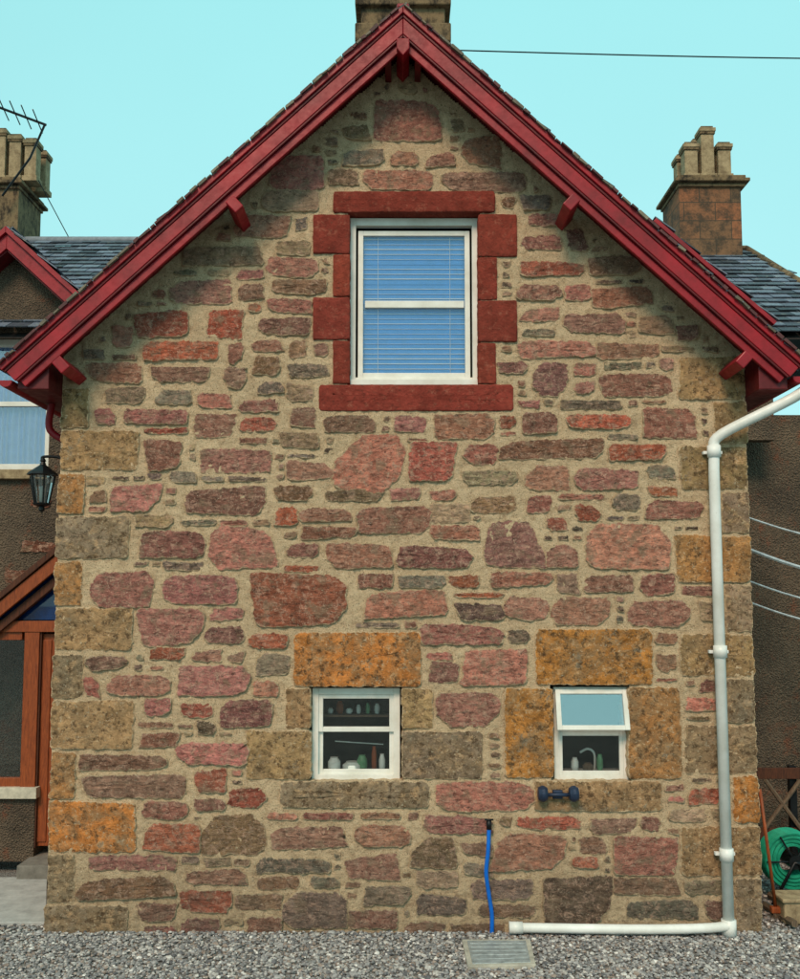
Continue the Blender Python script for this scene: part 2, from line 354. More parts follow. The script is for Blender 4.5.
ash(QR,M_ASH,"quoins_east",.013,clampR=True,rough=.010,e=20,edge=.009,jit=.05)
ash(AW,M_ASH,"window_surrounds",.015,rough=.010,e=20,edge=.007)
ash(RW,M_RST,"red_window_surround",.022,rough=.003,e=40,edge=.003,jit=.0)
# mortar sheet
ops=[]
for (u0,v0,u1,v1) in [(350,213,478,385),(311,688,401,781),(554,686,628,781)]:
    vc=(v0+v1)/2; ops.append((P(u0,vc)[0]-.03,P(u0,v1)[1]-.02,P(u1,vc)[0]+.03,P(u0,v0)[1]+.03))
apx=P(403,62); st=.02
nx=int((XR-XL)/st)+1; nz=int((apx[1]+.1)/st)+1
xs=np.linspace(XL,XR,nx+1); zs=np.linspace(-.05,apx[1],nz+1)
slope=.89
idx={};V=[];Fc=[]
def vid(i,j):
    k=(i,j)
    if k not in idx:
        x,z=xs[i],zs[j]; y=noise.noise(Vector((x*7,z*7,0)))*.007+noise.noise(Vector((x*25,z*25,5)))*.012
        idx[k]=len(V); V.append((x,y+.002,z))
    return idx[k]
for i in range(nx):
    for j in range(nz):
        x=(xs[i]+xs[i+1])/2; z=(zs[j]+zs[j+1])/2
        if z>apx[1]-slope*abs(x-apx[0])+.05: continue
        if any(a<x<c and b<z<d for a,b,c,d in ops): continue
        Fc.append((vid(i,j),vid(i+1,j),vid(i+1,j+1),vid(i,j+1)))
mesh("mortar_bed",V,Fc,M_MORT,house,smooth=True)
LEN=7.0
box("side_wall_west",XL+.01,XL+.4,.33,LEN,-.1,5.15,M_SIDE,house,0)
box("side_wall_east",XR-.4,XR-.01,.33,LEN,-.1,5.15,M_SIDE,house,0)
box("corner_fill_west",XL+.012,XL+.1,.02,.33,-.1,5.15,M_MORT,house,0)
box("corner_fill_east",XR-.1,XR-.012,.02,.33,-.1,5.15,M_MORT,house,0)
prism("rear_gable_wall",[(XL,-.1),(XR,-.1),(XR,5.1),(apx[0],apx[1]),(XL,5.1)],LEN-.3,LEN-.01,M_SIDE,house)
# ------------------------------------------------------------------ roof + bargeboards
YB=-.42
A=P(403,8,YB); EL=P(1,366,YB); ER=P(804,362,YB)
def slates(name,o,u,v,nu,nv,sw,sh,parent,nrm,base=srgb(84,92,104),jit=.006,thick=.014,clip=None):
    o,u,v,nrm=Vector(o),Vector(u).normalized(),Vector(v).normalized(),Vector(nrm).normalized(); V=[];Fc=[];C=[]
    for j in range(nv):
        for i in range(nu):
            off=(sw/2 if j%2 else 0)
            a=o+u*(i*sw+off)+v*(j*sh+R.uniform(-jit,jit)); g=.005
            if clip and not clip(a+u*sw/2+v*sh/2): continue
            l=sh*1.5; t0=R.uniform(.016,.03); p=[a+u*g,a+u*(sw-g),a+u*(sw-g)+v*l,a+u*g+v*l]; lift=[thick+t0,thick+t0+R.uniform(-.004,.004),.002,.002]
            b=len(V); f=R.uniform(.35,1.7); c=(base[0]*f,base[1]*f*R.uniform(.95,1.05),base[2]*f,1)
            for q,h in zip(p,lift): V.append(q+nrm*(h-thick)); C.append(c)
            for q,h in zip(p,lift): V.append(q+nrm*h); C.append(c)
            Fc+= [tuple(b+x for x in f_) for f_ in BF]
    return mesh(name,V,Fc,M_SLATE,parent,cols=C)
for side,E,nm in ((-1,EL,"west"),(1,ER,"east")):
    d=Vector((E[0]-A[0],E[1]-A[1])); L=d.length; d.normalize(); n=Vector((-d.y,d.x)); 
    if n.y<0: n=-n
    c=n.y
    def strip(name,a,b,y0,y1,mat,ext=0,gap=.001,bev=.006):
        p=[(A[0]+side*gap,A[1]-a/c),(E[0]+d.x*ext-n.x*a,E[1]+d.y*ext-n.y*a),(E[0]+d.x*ext-n.x*b,E[1]+d.y*ext-n.y*b),(A[0]+side*gap,A[1]-b/c)]
        prism(name+"_"+nm,p,y0,y1,mat,house,bev)
    strip("verge_roll",-.01,.045,YB-.03,YB+.1,M_RED,.02)
    strip("verge_fillet",.045,.07,YB-.01,YB+.1,M_REDD,.01)
    strip("bargeboard",.07,.185,YB,YB+.035,M_RED)
    strip("bargeboard_bead",.185,.205,YB+.006,YB+.05,M_REDD,-.01)
    strip("bargeboard_inner",.205,.275,YB+.035,YB+.07,M_RED,-.03)
    strip("verge_soffit",.10,.13,YB+.036,.06,M_REDD,-.2)
    strip("roof_deck",.0,.03,YB+.12,LEN,M_DARK,-.02)
    for (uu,vv) in ([(236,208),(64,367)] if side<0 else [(570,206),(741,362)]):
        px,pz=P(uu,vv,YB+.05)
        hw,hh=.05,.07
        pts=[]
        for s1,s2 in ((-1,-1),(1,-1),(1,1),(-1,1)):
            q=Vector((px,pz))+d*(s1*hw*side)+n*(s2*hh); pts.append((q.x,q.y))
        prism("purlin_end",pts,YB-.04,.05,M_RED,house,.01)
    e3=Vector((E[0],YB-.035,E[1]))+Vector((n.x,0,n.y))*.005+Vector((d.x,0,d.y))*.05
    slates("roof_slates_"+nm,e3,(0,1,0),(-d.x,0,-d.y),25,int(L/.2)+0,.3,.2,house,(n.x,0,n.y))
    V=[];Fc=[];C=[]; s=0
    while s<L-.05:
        ln=R.uniform(.04,.14); y0=YB-.05-R.uniform(0,.02); h=R.uniform(.002,.02)
        p0=Vector(E)-d*s; p1=Vector(E)-d*min(s+ln,L); b=len(V)
        for y in (y0,YB+.02):
            for p,hh in ((p0,.008-R.uniform(0,.012)),(p1,.008-R.uniform(0,.012)),(p1,.012+h),(p0,.012+h)): V.append((p.x+n.x*hh,y,p.y+n.y*hh))
        Fc+=[tuple(b+q for q in f) for f in [(0,1,2,3),(7,6,5,4),(0,4,5,1),(1,5,6,2),(2,6,7,3),(3,7,4,0)]]
        g=R.uniform(.5,1.1); cc=srgb(120,110,92) if R.random()<.4 else srgb(86,44,44); C+=[(cc[0]*g,cc[1]*g,cc[2]*g,1)]*8; s+=ln+R.uniform(0,.02)
    mesh("verge_slate_edge_"+nm,V,Fc,M_SLATE,house,cols=C)
    wx=XL if side<0 else XR
    x_out=E[0]-side*.12
    prism("eaves_box_"+nm,[(min(wx,x_out),4.93),(max(wx,x_out),4.93),(max(wx,x_out),5.28 if side<0 else 5.12),(min(wx,x_out),5.12 if side<0 else 5.28)],YB+.08,LEN-.05,M_REDD,house,.008)
    gx=E[0]-side*.02; gz=E[1]-.12
    V=[];Fc=[]
    for y in (YB+.05,LEN):
        for k in range(9):
            a=math.pi+math.pi*k/8; V.append((gx+.06*math.cos(a),y,gz+.06*math.sin(a)))
    for k in range(8): Fc.append((k,k+1,9+k+1,9+k))
    Fc.append(tuple(range(9)))
    g=mesh("gutter_"+nm,V,Fc,M_RED,house); sm=g.modifiers.new("s",'SOLIDIFY'); sm.thickness=.005
px,pz=P(403,50,YB)
prism("apex_block",[(px-.06,pz-.0),(px,pz-.07),(px+.06,pz-.0),(px+.06,pz+.1),(px-.06,pz+.1)],YB-.03,.03,M_RED,house,.008)
for uu in (388,418):
    px,pz=P(uu,60,YB+.1); box("apex_bracket",px-.03,px+.03,YB+.09,.03,pz-.03,pz+.12,M_REDD,house,.006)
box("ridge_cap",A[0]-.06,A[0]+.06,YB-.03,LEN,A[1]-.02,A[1]+.035,M_RED,house,.02)
def chim(name,u0,u1,vb,vt,Y,dep,bands,mat,parent=None):
    e=parent or empty(name)
    pbox("shaft",u0,vt,u1,vb,Y,Y+dep,mat,e,.02)
    for (a,b,g) in bands:
        xa=P(u0,a,Y)[0]-g; xb=P(u1,a,Y)[0]+g
        box("cornice",xa,xb,Y-g,Y+dep+g,P(400,b,Y)[1],P(400,a,Y)[1],mat,e,.015)
    return e
e=empty("ridge_chimney"); e.parent=house
chim("c",361,445,70,-30,2.0,.8,[(26,44,.07),(-1,8,.07),(-36,-28,.1)],M_CHIM,e)
# ------------------------------------------------------------------ windows
def frame(name,x0,x1,z0,z1,y,w,dep,mat,parent,bev=.004):
    box(name+"_stile_l",x0,x0+w,y,y+dep,z0,z1,mat,parent,bev); box(name+"_stile_r",x1-w,x1,y,y+dep,z0,z1,mat,parent,bev)
    box(name+"_rail_t",x0+w,x1-w,y+.001,y+dep-.001,z1-w,z1,mat,parent,bev); box(name+"_rail_b",x0+w,x1-w,y+.001,y+dep-.001,z0,z0+w,mat,parent,bev)
def wrect(u0,v0,u1,v1,Y): 
    vc=(v0+v1)/2; return P(u0,vc,Y)[0],P(u1,vc,Y)[0],P(u0,v1,Y)[1],P(u0,v0,Y)[1]
w=empty("upper_sash_window"); w.parent=house
x0,x1,z0,z1=wrect(350,222,478,384,.10)
frame("frame",x0-.02,x1+.02,z0-.01,z1+.04,.10,.075,.08,M_WHITE,w)
a0,a1,b0,b1=wrect(358,231,470,378,.13); frame("sash",a0,a1,b0,b1,.125,.05,.04,M_WHITE,w)
c0,c1,d0,d1=wrect(366,301,463,308,.13); box("meeting_rail",c0-.01,c1+.01,.12,.16,d0,d1,M_WHITE,w)
box("glass",a0+.045,a1-.045,.145,.149,b0+.04,b1-.04,mat_glass("blue_glass",.05),w,0)
box("timber_sill",x0-.01,x1+.01,.05,.16,z0-.02,z0+.035,M_WHITE,w)
M_BLI=mat_simple("blue_blind_slats",srgb(70,166,248),.45,0,.08); M_BLI2=mat_simple("pale_blind_edge",srgb(235,245,255),.4,0,.05)
zz=b0+.05; V=[];Fc=[]
while zz<b1-.06:
    b=len(V); yy=.19; V+=[(a0+.04,yy,zz),(a1-.04,yy,zz),(a1-.04,yy+.006,zz+.052),(a0+.04,yy+.006,zz+.052)]; Fc.append((b,b+1,b+2,b+3)); zz+=.05
mesh("venetian_blind",V,Fc,M_BLI,w)
V=[];Fc=[];zz=b0+.05
while zz<b1-.06:
    if R.random()<.85:
        b=len(V); h=R.choice([.004,.007,.010]); yy=.186; V+=[(a0+.05,yy,zz),(a1-.05,yy,zz),(a1-.05,yy,zz+h),(a0+.05,yy,zz+h)]; Fc.append((b,b+1,b+2,b+3))
    zz+=.05
mesh("blind_slat_edges",V,Fc,M_BLI2,w)
for uu in (378,450):
    xx=P(uu,300,.18)[0]; tube("blind_cord",[(xx,.182,b0+.05),(xx,.182,b1-.05)],.003,M_BLI2,w,6)
w=empty("kitchen_window"); w.parent=house
x0,x1,z0,z1=wrect(312,688,400,781,.08)
frame("frame",x0,x1,z0,z1,.08,.06,.07,M_WHITE,w)
m=P(400,731,.08)[1]
frame("upper_sash",x0+.055,x1-.055,m-.01,z1-.055,.095,.045,.04,M_WHITE,w); frame("lower_sash",x0+.055,x1-.055,z0+.055,m+.035,.125,.045,.03,M_WHITE,w)
box("glass",x0+.09,x1-.09,.115,.118,m+.03,z1-.09,M_GLD,w,0); box("glass_lower",x0+.09,x1-.09,.138,.141,z0+.09,m,M_GLD,w,0)
box("inner_sill",x0,x1,.16,.42,z0+.02,z0+.05,M_WHITE,w); 
M_CR=mat_simple("crockery",srgb(225,228,220),.3,0,.1); M_GRN=mat_simple("green_pot",srgb(100,150,110),.4)
def potobj(name,x,y,z,r,h,mat,par): return lathe(name,(x,y,z),[(r*.7,0),(r,h*.3),(r,h*.7),(r*.6,h*.95),(r*.65,h)],mat,par,16)
for i,(uu,mt,r,h) in enumerate([(334,M_CR,.06,.10),(352,M_CR,.09,.06),(362,M_GRN,.05,.12),(374,M_WOOD,.025,.2),(382,M_CR,.03,.13)]):
    potobj("pot",P(uu,760,.2)[0],.22,z0+.055,r,h+.04,mt,w)
box("shelf",x0+.02,x1-.02,.3,.5,m+.1,m+.12,M_GREYW,w)
for i in range(6): potobj("jar",x0+.15+i*.09,.38,m+.125,R.uniform(.02,.036),R.uniform(.05,.14),R.choice([M_CR,M_WOOD,M_GRN]),w)
tube("dish_rack_rail",[(x0+.2,.31,z0+.33),(x1-.16,.31,z0+.30)],.006,M_CR,w,5)
w=empty("scullery_window"); w.parent=house
x0,x1,z0,z1=wrect(554,687,628,780,.08)
frame("frame",x0,x1,z0,z1,.08,.045,.07,M_WHITE,w)
m=P(400,729,.08)[1]
box("transom",x0+.04,x1-.04,.085,.14,m-.03,m+.02,M_WHITE,w)
frame("lower_casement",x0+.045,x1-.045,z0+.045,m-.03,.09,.035,.04,M_WHITE,w)
box("glass",x0+.07,x1-.07,.11,.113,z0+.07,m-.05,M_GLD,w,0)
sash=empty("open_top_light"); sash.parent=w
frame("light",x0+.01,x1-.01,-(z1-m)+.01,0,-.02,.045,.04,M_WHITE,sash); box("light_glass",x0+.05,x1-.05,0,.004,-(z1-m)+.05,-.04,mat_glass("sky_glass",.35),sash,0)
sash.location=(0,.06,z1-.02); sash.rotation_euler=(math.radians(-16),0,0)
box("inner_sill",x0,x1,.16,.4,z0+.02,z0+.05,M_WHITE,w)
tube("stay",[(x0+.1,.0,m+.03),(x0+.12,.16,m)],.006,M_BLK,w,6)
tube("tap_spout",smoothpath([(x0+.42,.3,z0+.05),(x0+.42,.3,z0+.2),(x0+.36,.3,z0+.25),(x0+.28,.28,z0+.22)]),.012,M_CR,w,8)
for uu,r,h,mt in ((575,.035,.13,M_CR),(588,.05,.08,M_GREYW),(600,.03,.16,M_GRN)): potobj("bottle",P(uu,760,.2)[0],.21,z0+.055,r,h,mt,w)
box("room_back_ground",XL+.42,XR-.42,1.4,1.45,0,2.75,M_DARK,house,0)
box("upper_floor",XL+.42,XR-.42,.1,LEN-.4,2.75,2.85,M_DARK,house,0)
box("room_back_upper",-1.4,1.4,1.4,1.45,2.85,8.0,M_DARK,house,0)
# ------------------------------------------------------------------ downpipe
dp=empty("drainpipe")
yp=-.10
a=P(812,388,-.30); b=P(793,398,-.28); c1=P(722,434,yp-.02); e1=P(714,470,yp); c2=P(714,445,yp)
bx=P(729,930,yp)[0]
pts=smoothpath([(a[0],-.33,a[1]+.05),(b[0],-.28,b[1]),(c1[0],yp-.02,c1[1]),(c2[0],yp,c2[1]-.03)],6)+[(P(714,470,yp)[0],yp,e1[1]),(bx,yp,.02)]
tube("pipe",pts,.05,M_PIPE,dp,16)
for v in (452,652,855):
    zc=P(714,v,yp)[1]; xx=P(714+(v-450)*15/480,v,yp)[0]
    tube("collar",[(xx,yp,zc-.05),(xx,yp,zc+.06)],.062,M_PIPE,dp,16); box("pipe_bracket",xx-.09,xx+.09,yp+.03,yp+.075,zc-.015,zc+.015,M_PIPE,dp)
tube("foot",[(bx,yp,.0),(bx,yp,.14)],.066,M_PIPE,dp,16)
xg,yg=G(512,938,.05)
tube("ground_pipe",smoothpath([(bx+.02,yp-.02,.09),(bx-.3,yp-.04,.075),(bx-.9,-.13,.065),(xg,-.10,.07)],8),.042,M_PIPE,dp,14)
tube("ground_pipe_collar",[(xg,-.10,.07),(xg+.12,-.105,.07)],.052,M_PIPE,dp,14)
# ------------------------------------------------------------------ blue water pipe
wp=empty("blue_water_pipe")
q=[(489,828),(488,850),(486,872),(489,895),(492,915),(492,936)]
tube("hose",smoothpath([(P(u,v,-.06)[0],-.06-.02*math.sin(i),P(u,v,-.06)[1]) for i,(u,v) in enumerate(q)]),.019,M_BLUE,wp,12)
x,z=P(489,826,-.06); tube("tap_body",[(x,.0,z+.02),(x,-.07,z+.02)],.022,M_BLK,wp,10); tube("tap_neck",[(x,-.06,z+.05),(x,-.06,z-.03)],.024,M_BLK,wp,10); tube("tap_handle",[(x-.04,-.075,z+.06),(x+.04,-.075,z+.06)],.009,M_BLK,wp,8)
dc=empty("drain_cover")
c=[G(462,939,.03),G(530,939,.03),G(536,964,.03),G(468,966,.03)]
M_GAL=mat_simple("galvanised_steel",srgb(160,166,166),.5,.3,.35,18,.2)
def slab(name,c,z0,z1,mat,par,bev=.004):
    V=[(p[0],p[1],z0) for p in c]+[(p[0],p[1],z1) for p in c]
    o=mesh(name,V,[(0,1,2,3),(7,6,5,4),(0,4,5,1),(1,5,6,2),(2,6,7,3),(3,7,4,0)],mat,par)
    b=bmesh.new(); b.from_mesh(o.data); bmesh.ops.recalc_face_normals(b,faces=b.faces); b.to_mesh(o.data); b.free()
    m=o.modifiers.new("bev",'BEVEL'); m.width=bev; m.segments=2; return o
slab("surround",c,-.02,.028,mat_simple("concrete",srgb(176,170,156),.9,0,.3,8,.5),dc)
cc=(sum(p[0] for p in c)/4,sum(p[1] for p in c)/4); ci=[((p[0]-cc[0])*.86+cc[0],(p[1]-cc[1])*.86+cc[1]) for p in c]
slab("lid",ci,.0,.034,M_GAL,dc)
for i in range(5):
    t=.15+.17*i; p=[ci[0][k]*(1-t)+ci[3][k]*t for k in (0,1)]; r=[ci[1][k]*(1-t)+ci[2][k]*t for k in (0,1)]
    tube("lid_rib",[(p[0]*.96+r[0]*.04,p[1]*.96+r[1]*.04,.034),(p[0]*.04+r[0]*.96,p[1]*.04+r[1]*.96,.034)],.004,M_GAL,dc,6)
tl=empty("twin_wall_light")
xa,z=P(543,794,-.10); xb,_=P(574,794,-.10)
for x,s in ((xa,-1),(xb,1)):
    lathe("lamp_drum",(x,-.09,z),[(.03,-.045),(.055,-.04),(.072,-.012),(.072,.012),(.055,.04),(.025,.045)],M_NAVY,tl,20,'X')
tube("cross_bar",[(xa,-.09,z-.01),(xb,-.09,z-.01)],.018,M_NAVY,tl,10); box("backplate",(xa+xb)/2-.045,(xa+xb)/2+.045,-.075,-.015,z-.05,z+.025,M_NAVY,tl,.008)
# ------------------------------------------------------------------ left lantern
wl=empty("wall_lantern"); YL=.25
x,zt=P(43,462,YL); _,zb=P(43,512,YL)
lathe("lantern_cap",(x,YL,zt-.13),[(.15,0),(.13,.025),(.07,.07),(.03,.10),(.02,.13),(.03,.14),(.012,.17)],M_BLK,wl,8)
for k in range(6):
    a=k*math.pi/3; tube("lantern_bar",[(x+.12*math.cos(a),YL+.12*math.sin(a),zt-.14),(x+.07*math.cos(a),YL+.07*math.sin(a),zb+.08)],.009,M_BLK,wl,6)
lathe("lantern_glass",(x,YL,zb+.08),[(.062,0),(.11,zt-.14-zb-.08)],mat_glass("lantern_glass",.2),wl,6)
lathe("lantern_base",(x,YL,zb),[(.01,0),(.03,.02),(.025,.05),(.08,.07),(.085,.085)],M_BLK,wl,12)
tube("lantern_bulb",[(x,YL,zb+.1),(x,YL,zb+.24)],.025,M_CR,wl,10)
tube("lantern_arm",smoothpath([(XL+.0,YL,zt-.25),(XL-.06,YL,zt-.05),(XL-.1,YL,zt+.04),(x,YL,zt+.05),(x,YL,zt)]),.014,M_BLK,wl,8)
box("lantern_backplate",XL-.03,XL+.0,YL-.05,YL+.05,zt-.36,zt-.08,M_BLK,wl)
p=[P(52,412,.3),P(50,430,.3),P(58,445,.3)]
ov=empty("overflow_pipe"); tube("pipe",smoothpath([(p[0][0],.3,p[0][1]+.1),(p[1][0],.3,p[1][1]),(XL+.02,.3,p[2][1])]),.035,M_RED,ov,10)
# ------------------------------------------------------------------ neighbouring wing (west)
nh=empty("harled_house"); YN=2.6
zev=P(0,322,YN)[1]
xl=-9.0
xg,zg=P(8,228,YN-.25)
hwL,hwR,hwB,hwT=wrect(-60,337,50,470,YN)
box("wall_right",hwR,XL+.88,YN,YN+.35,-.1,zev,M_HARL,nh,0); box("wall_left",xl,hwL,YN,YN+.35,-.1,zev,M_HARL,nh,0)
box("wall_below",hwL,hwR,YN,YN+.35,-.1,hwB,M_HARL,nh,0); box("wall_above",hwL,hwR,YN,YN+.35,hwT,zev,M_HARL,nh,0)
gr=P(92,305,YN-.25); 
prism("dormer_gable",[(xg-(gr[0]-xg)-0,zev),(gr[0],zev),(xg,zg-.1)],YN+.002,YN+.3,M_HARL,nh)
for s in (-1,1):
    d=Vector(((gr[0]-xg)*s,gr[1]-zg)).normalized(); n=Vector((-d.y,d.x)); n=n if n.y>0 else -n; L=(Vector(gr)-Vector((xg,zg))).length+.2
    for a,b,y,mt in ((0,.06,-.32,M_RED),(.06,.2,-.28,M_RED),(.2,.22,-.25,M_REDD)):
        q=[(xg,zg-a/n.y),(xg+d.x*L-n.x*a,zg+d.y*L-n.y*a),(xg+d.x*L-n.x*b,zg+d.y*L-n.y*b),(xg,zg-b/n.y)]
        prism("dormer_bargeboard",[(p[0]+s*.001,p[1]) for p in q],YN+y,YN-.2 if mt==M_RED else YN,mt,nh,.004)
    slates("dormer_slates",(xg+d.x*L+n.x*.01,YN-.34,zg+d.y*L+n.y*.01),(0,1,0),(-d.x,0,-d.y),10,int(L/.2),.28,.2,nh,(n.x,0,n.y))
YR=5.8; zr=P(80,241,YR)[1]
v=Vector((0,YR-YN+.2,zr-zev+.15)); L=v.length; vn=v.normalized(); nr=Vector((0,-vn.z,vn.y))
x_end=P(420,241,YR)[0]
slates("roof_slates",(-9,YN-.2,zev-.15),(1,0,0),tuple(vn),int((x_end+9)/.26),int(L/.2),.26,.2,nh,tuple(nr))
mesh("roof_deck",[(-9,YN-.15,zev-.25),(x_end,YN-.15,zev-.25),(x_end,YR,zr-.15),(-9,YR,zr-.15)],[(0,1,2,3)],M_DARK,nh)
tube("ridge_tiles",[(-9,YR,zr),(x_end,YR,zr)],.07,mat_simple("lead_ridge",srgb(120,128,136),.6),nh,10)
wn=empty("neighbour_window"); wn.parent=nh
frame("frame",hwL,hwR,hwB,hwT,YN+.1,.09,.08,M_WHITE,wn); mz=P(0,402,YN)[1]; box("meeting_rail",hwL+.08,hwR-.08,YN+.11,YN+.16,mz-.03,mz+.03,M_WHITE,wn)
box("glass",hwL+.08,hwR-.08,YN+.14,YN+.145,hwB+.08,hwT-.08,mat_glass("neighbour_glass",.12),wn,0)
V=[];Fc=[];N=120
for i in range(N+1):
    x=hwL+.08+(hwR-hwL-.16)*i/N; y=YN+.22+.035*math.sin(i*.9)+.015*math.sin(i*2.1)
    V+=[(x,y,hwB+.08),(x,y,hwT-.05)]
for i in range(N): Fc.append((2*i,2*i+2,2*i+3,2*i+1))
mesh("net_curtain",V,Fc,mat_simple("net_curtain_fabric",srgb(190,214,250),.9,0,.1),wn,smooth=True)
box("stone_sill",hwL-.1,hwR+.08,YN-.08,YN+.12,hwB-.12,hwB-.002,M_POT,wn,.01)
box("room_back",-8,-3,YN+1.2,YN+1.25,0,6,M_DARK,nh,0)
B=([],[],[])
for (u0,v0,u1,v1) in ((22,541,56,553),(5,572,30,583),(30,500,50,508)):
    xa,xb,za,zb_=wrect(u0,v0,u1,v1,YN); stone(B,xa,za,xb,zb_,srgb(130,80,62),jit=.3,proud=.012,edge=.012)
B=(B[0],B[1],[(c[0],c[1],c[2],0) for c in B[2]])
o=mesh("exposed_stones",B[0],B[1],M_ST,nh,smooth=True,cols=B[2]); o.location=(0,YN,0)
# ------------------------------------------------------------------ porch
po=empty("timber_porch"); YP=1.8
def pp(u,v,Y=YP): return P(u,v,Y)
def rake(name,u0,v0,u1,v1,th,y0,y1,mat):
    a=pp(u0,v0);b=pp(u1,v1);c=pp(u1,v1+th);d=pp(u0,v0+th); prism(name,[d,c,b,a],y0,y1,mat,po,.006)
rake("roof_edge",-70,655,120,499,7,YP-.18,YN+.0-.01,M_WOODD); rake("bargeboard",-70,663,120,507,15,YP-.15,YP-.1,M_WOOD); rake("bargeboard_lower",-70,681,120,525,10,YP-.08,YP,M_WOODD)
pbox("tie_beam",-70,621,92,632,YP-.03,YP+.1,M_WOOD,po)
tri=[pp(-20,620),pp(92,620),pp(92,540)]
mesh("gable_glass",[(p[0],YP+.05,p[1]) for p in tri],[(0,1,2)],mat_glass("porch_glass",.04,(.5,.7,.9,1)),po)
mesh("gable_board",[(p[0],YP+.12,p[1]) for p in tri],[(0,1,2)],mat_simple("dark_blue_board",srgb(40,100,160),.6),po)
pbox("corner_post",22,632,37,790,YP-.02,YP+.12,M_WOOD,po)
pbox("mullion",-14,632,-6,786,YP,YP+.1,M_WOOD,po)
pbox("window_rail",-70,632,22,640,YP,YP+.09,M_WOOD,po); pbox("window_rail_low",-70,778,22,788,YP,YP+.09,M_WOOD,po)
pbox("side_glass",-70,640,22,778,YP+.04,YP+.045,M_GLD,po,0)
pbox("stone_sill",-70,788,36,799,YP-.08,YP+.15,mat_simple("pale_sill",srgb(190,184,166),.8),po)
pbox("dwarf_wall",-70,799,34,862,YP-.01,YP+.3,M_HARL,po,.01)
d=empty("panelled_door"); d.parent=po
pbox("door_leaf",37,634,76,846,YP+.05,YP+.1,M_WOOD,d)
for uu in (39,50,61,72): pbox("door_board",uu,640,uu+9.5,842,YP+.035,YP+.055,M_WOOD,d,.006)
pbox("door_jamb",35,632,38.5,848,YP,YP+.12,M_WOODD,d)
box("threshold_step",P(30,850,YP)[0],-2.5,YP-.35,YP+.3,-.05,.17,mat_simple("step_stone",srgb(120,116,108),.9,0,.3,8,.5),po,.01)
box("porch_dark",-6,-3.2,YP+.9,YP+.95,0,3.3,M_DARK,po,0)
fp=empty("flower_pot"); x,y=G(3,846,0); lathe("pot",(x,y,0.0),[(.10,0),(.15,.24),(.17,.24),(.17,.3),(.14,.3),(.13,.26)],mat_simple("terracotta",srgb(150,104,84),.8),fp,20)
V=[];Fc=[]
for i in range(160):
    a=R.uniform(0,6.28); r=R.uniform(0,.15); c=Vector((x+r*math.cos(a),y+r*math.sin(a),.3+R.uniform(0,.2))); s=.03; b=len(V)
    for k in range(3): V.append(c+Vector((R.uniform(-s,s),R.uniform(-s,s),R.uniform(-s,s))))
    Fc.append((b,b+1,b+2))
mesh("foliage",V,Fc,mat_simple("pot_plant_leaves",srgb(70,84,60),.7),fp)
# ------------------------------------------------------------------ chimneys on neighbour ridges
def stack(name,u0,u1,vb,v_corn,u2,u3,vtops,Y,lowmat):
    e=empty(name)
    pbox("base",u0+4,v_corn,u1-4,vb,Y,Y+.9,lowmat,e,.01)
    for k,(g,dv) in enumerate(((.05,0),(.10,4),(.04,8))):
        x0=P(u0+4,v_corn,Y)[0]-g; x1=P(u1-4,v_corn,Y)[0]+g; zt=P(400,v_corn-8+dv,Y)[1]; box("cornice",x0,x1,Y-g,Y+.9+g,zt-.055,zt,M_CHIM,e,.012)
    n=len(vtops); wpx=(u3-u2)/n
    for i in range(n):
        x0=P(u2+i*wpx,150,Y+.1)[0]; x1=P(u2+(i+1)*wpx,150,Y+.1)[0]; zb=P(400,v_corn-8,Y)[1]; zt=P(400,vtops[i],Y)[1]
        cx=(x0+x1)/2; hw=(x1-x0)/2
        for yy in (Y+.08,Y+.48):
            # square stone flue: plinth, shaft, necking and stepped cap
            for (g,a,b,mt) in ((-.004,zb,zb+.09,M_POT),(-.03,zb+.088,zt-.14,M_POT),(-.012,zt-.142,zt-.10,M_CHIM),(-.002,zt-.102,zt-.04,M_POT),(-.035,zt-.042,zt,M_CHIM)):
                box("flue_block",cx-hw-g,cx+hw+g,yy-g,yy+2*hw+g,a,b,mt,e,.008)
    return e
t=NT("sooty_block_stone"); bt=t.n('ShaderNodeTexBrick'); mp=t.n('ShaderNodeMapping'); mp.inputs['Rotation'].default_value=(math.pi/2,0,0); t.l(t.co,mp.inputs[0]); t.l(mp.outputs[0],bt.inputs['Vector'])
bt.inputs['Scale'].default_value=1; bt.inputs['Brick Width'].default_value=.5; bt.inputs['Row Height'].default_value=.3; bt.inputs['Mortar Size'].default_value=.008
bt.inputs['Color1'].default_value=srgb(150,96,66); bt.inputs['Color2'].default_value=srgb(118,92,68); bt.inputs['Mortar'].default_value=srgb(80,68,56)
c=t.mix(t.map(t.noise(4,6,.8),.42,.6,0,.9),bt.outputs['Color'],srgb(66,58,48)); M_BRK=t.fin(c,.9,t.bump(t.noise(20,6),.7,.02))
stack("stone_chimney",676,746,262,184,683,733,(138,122,138),5.4,M_BRK)
stack("stone_chimney",-50,22,246,186,-40,38,(128,126,124,130,134),5.6,M_CHIM)
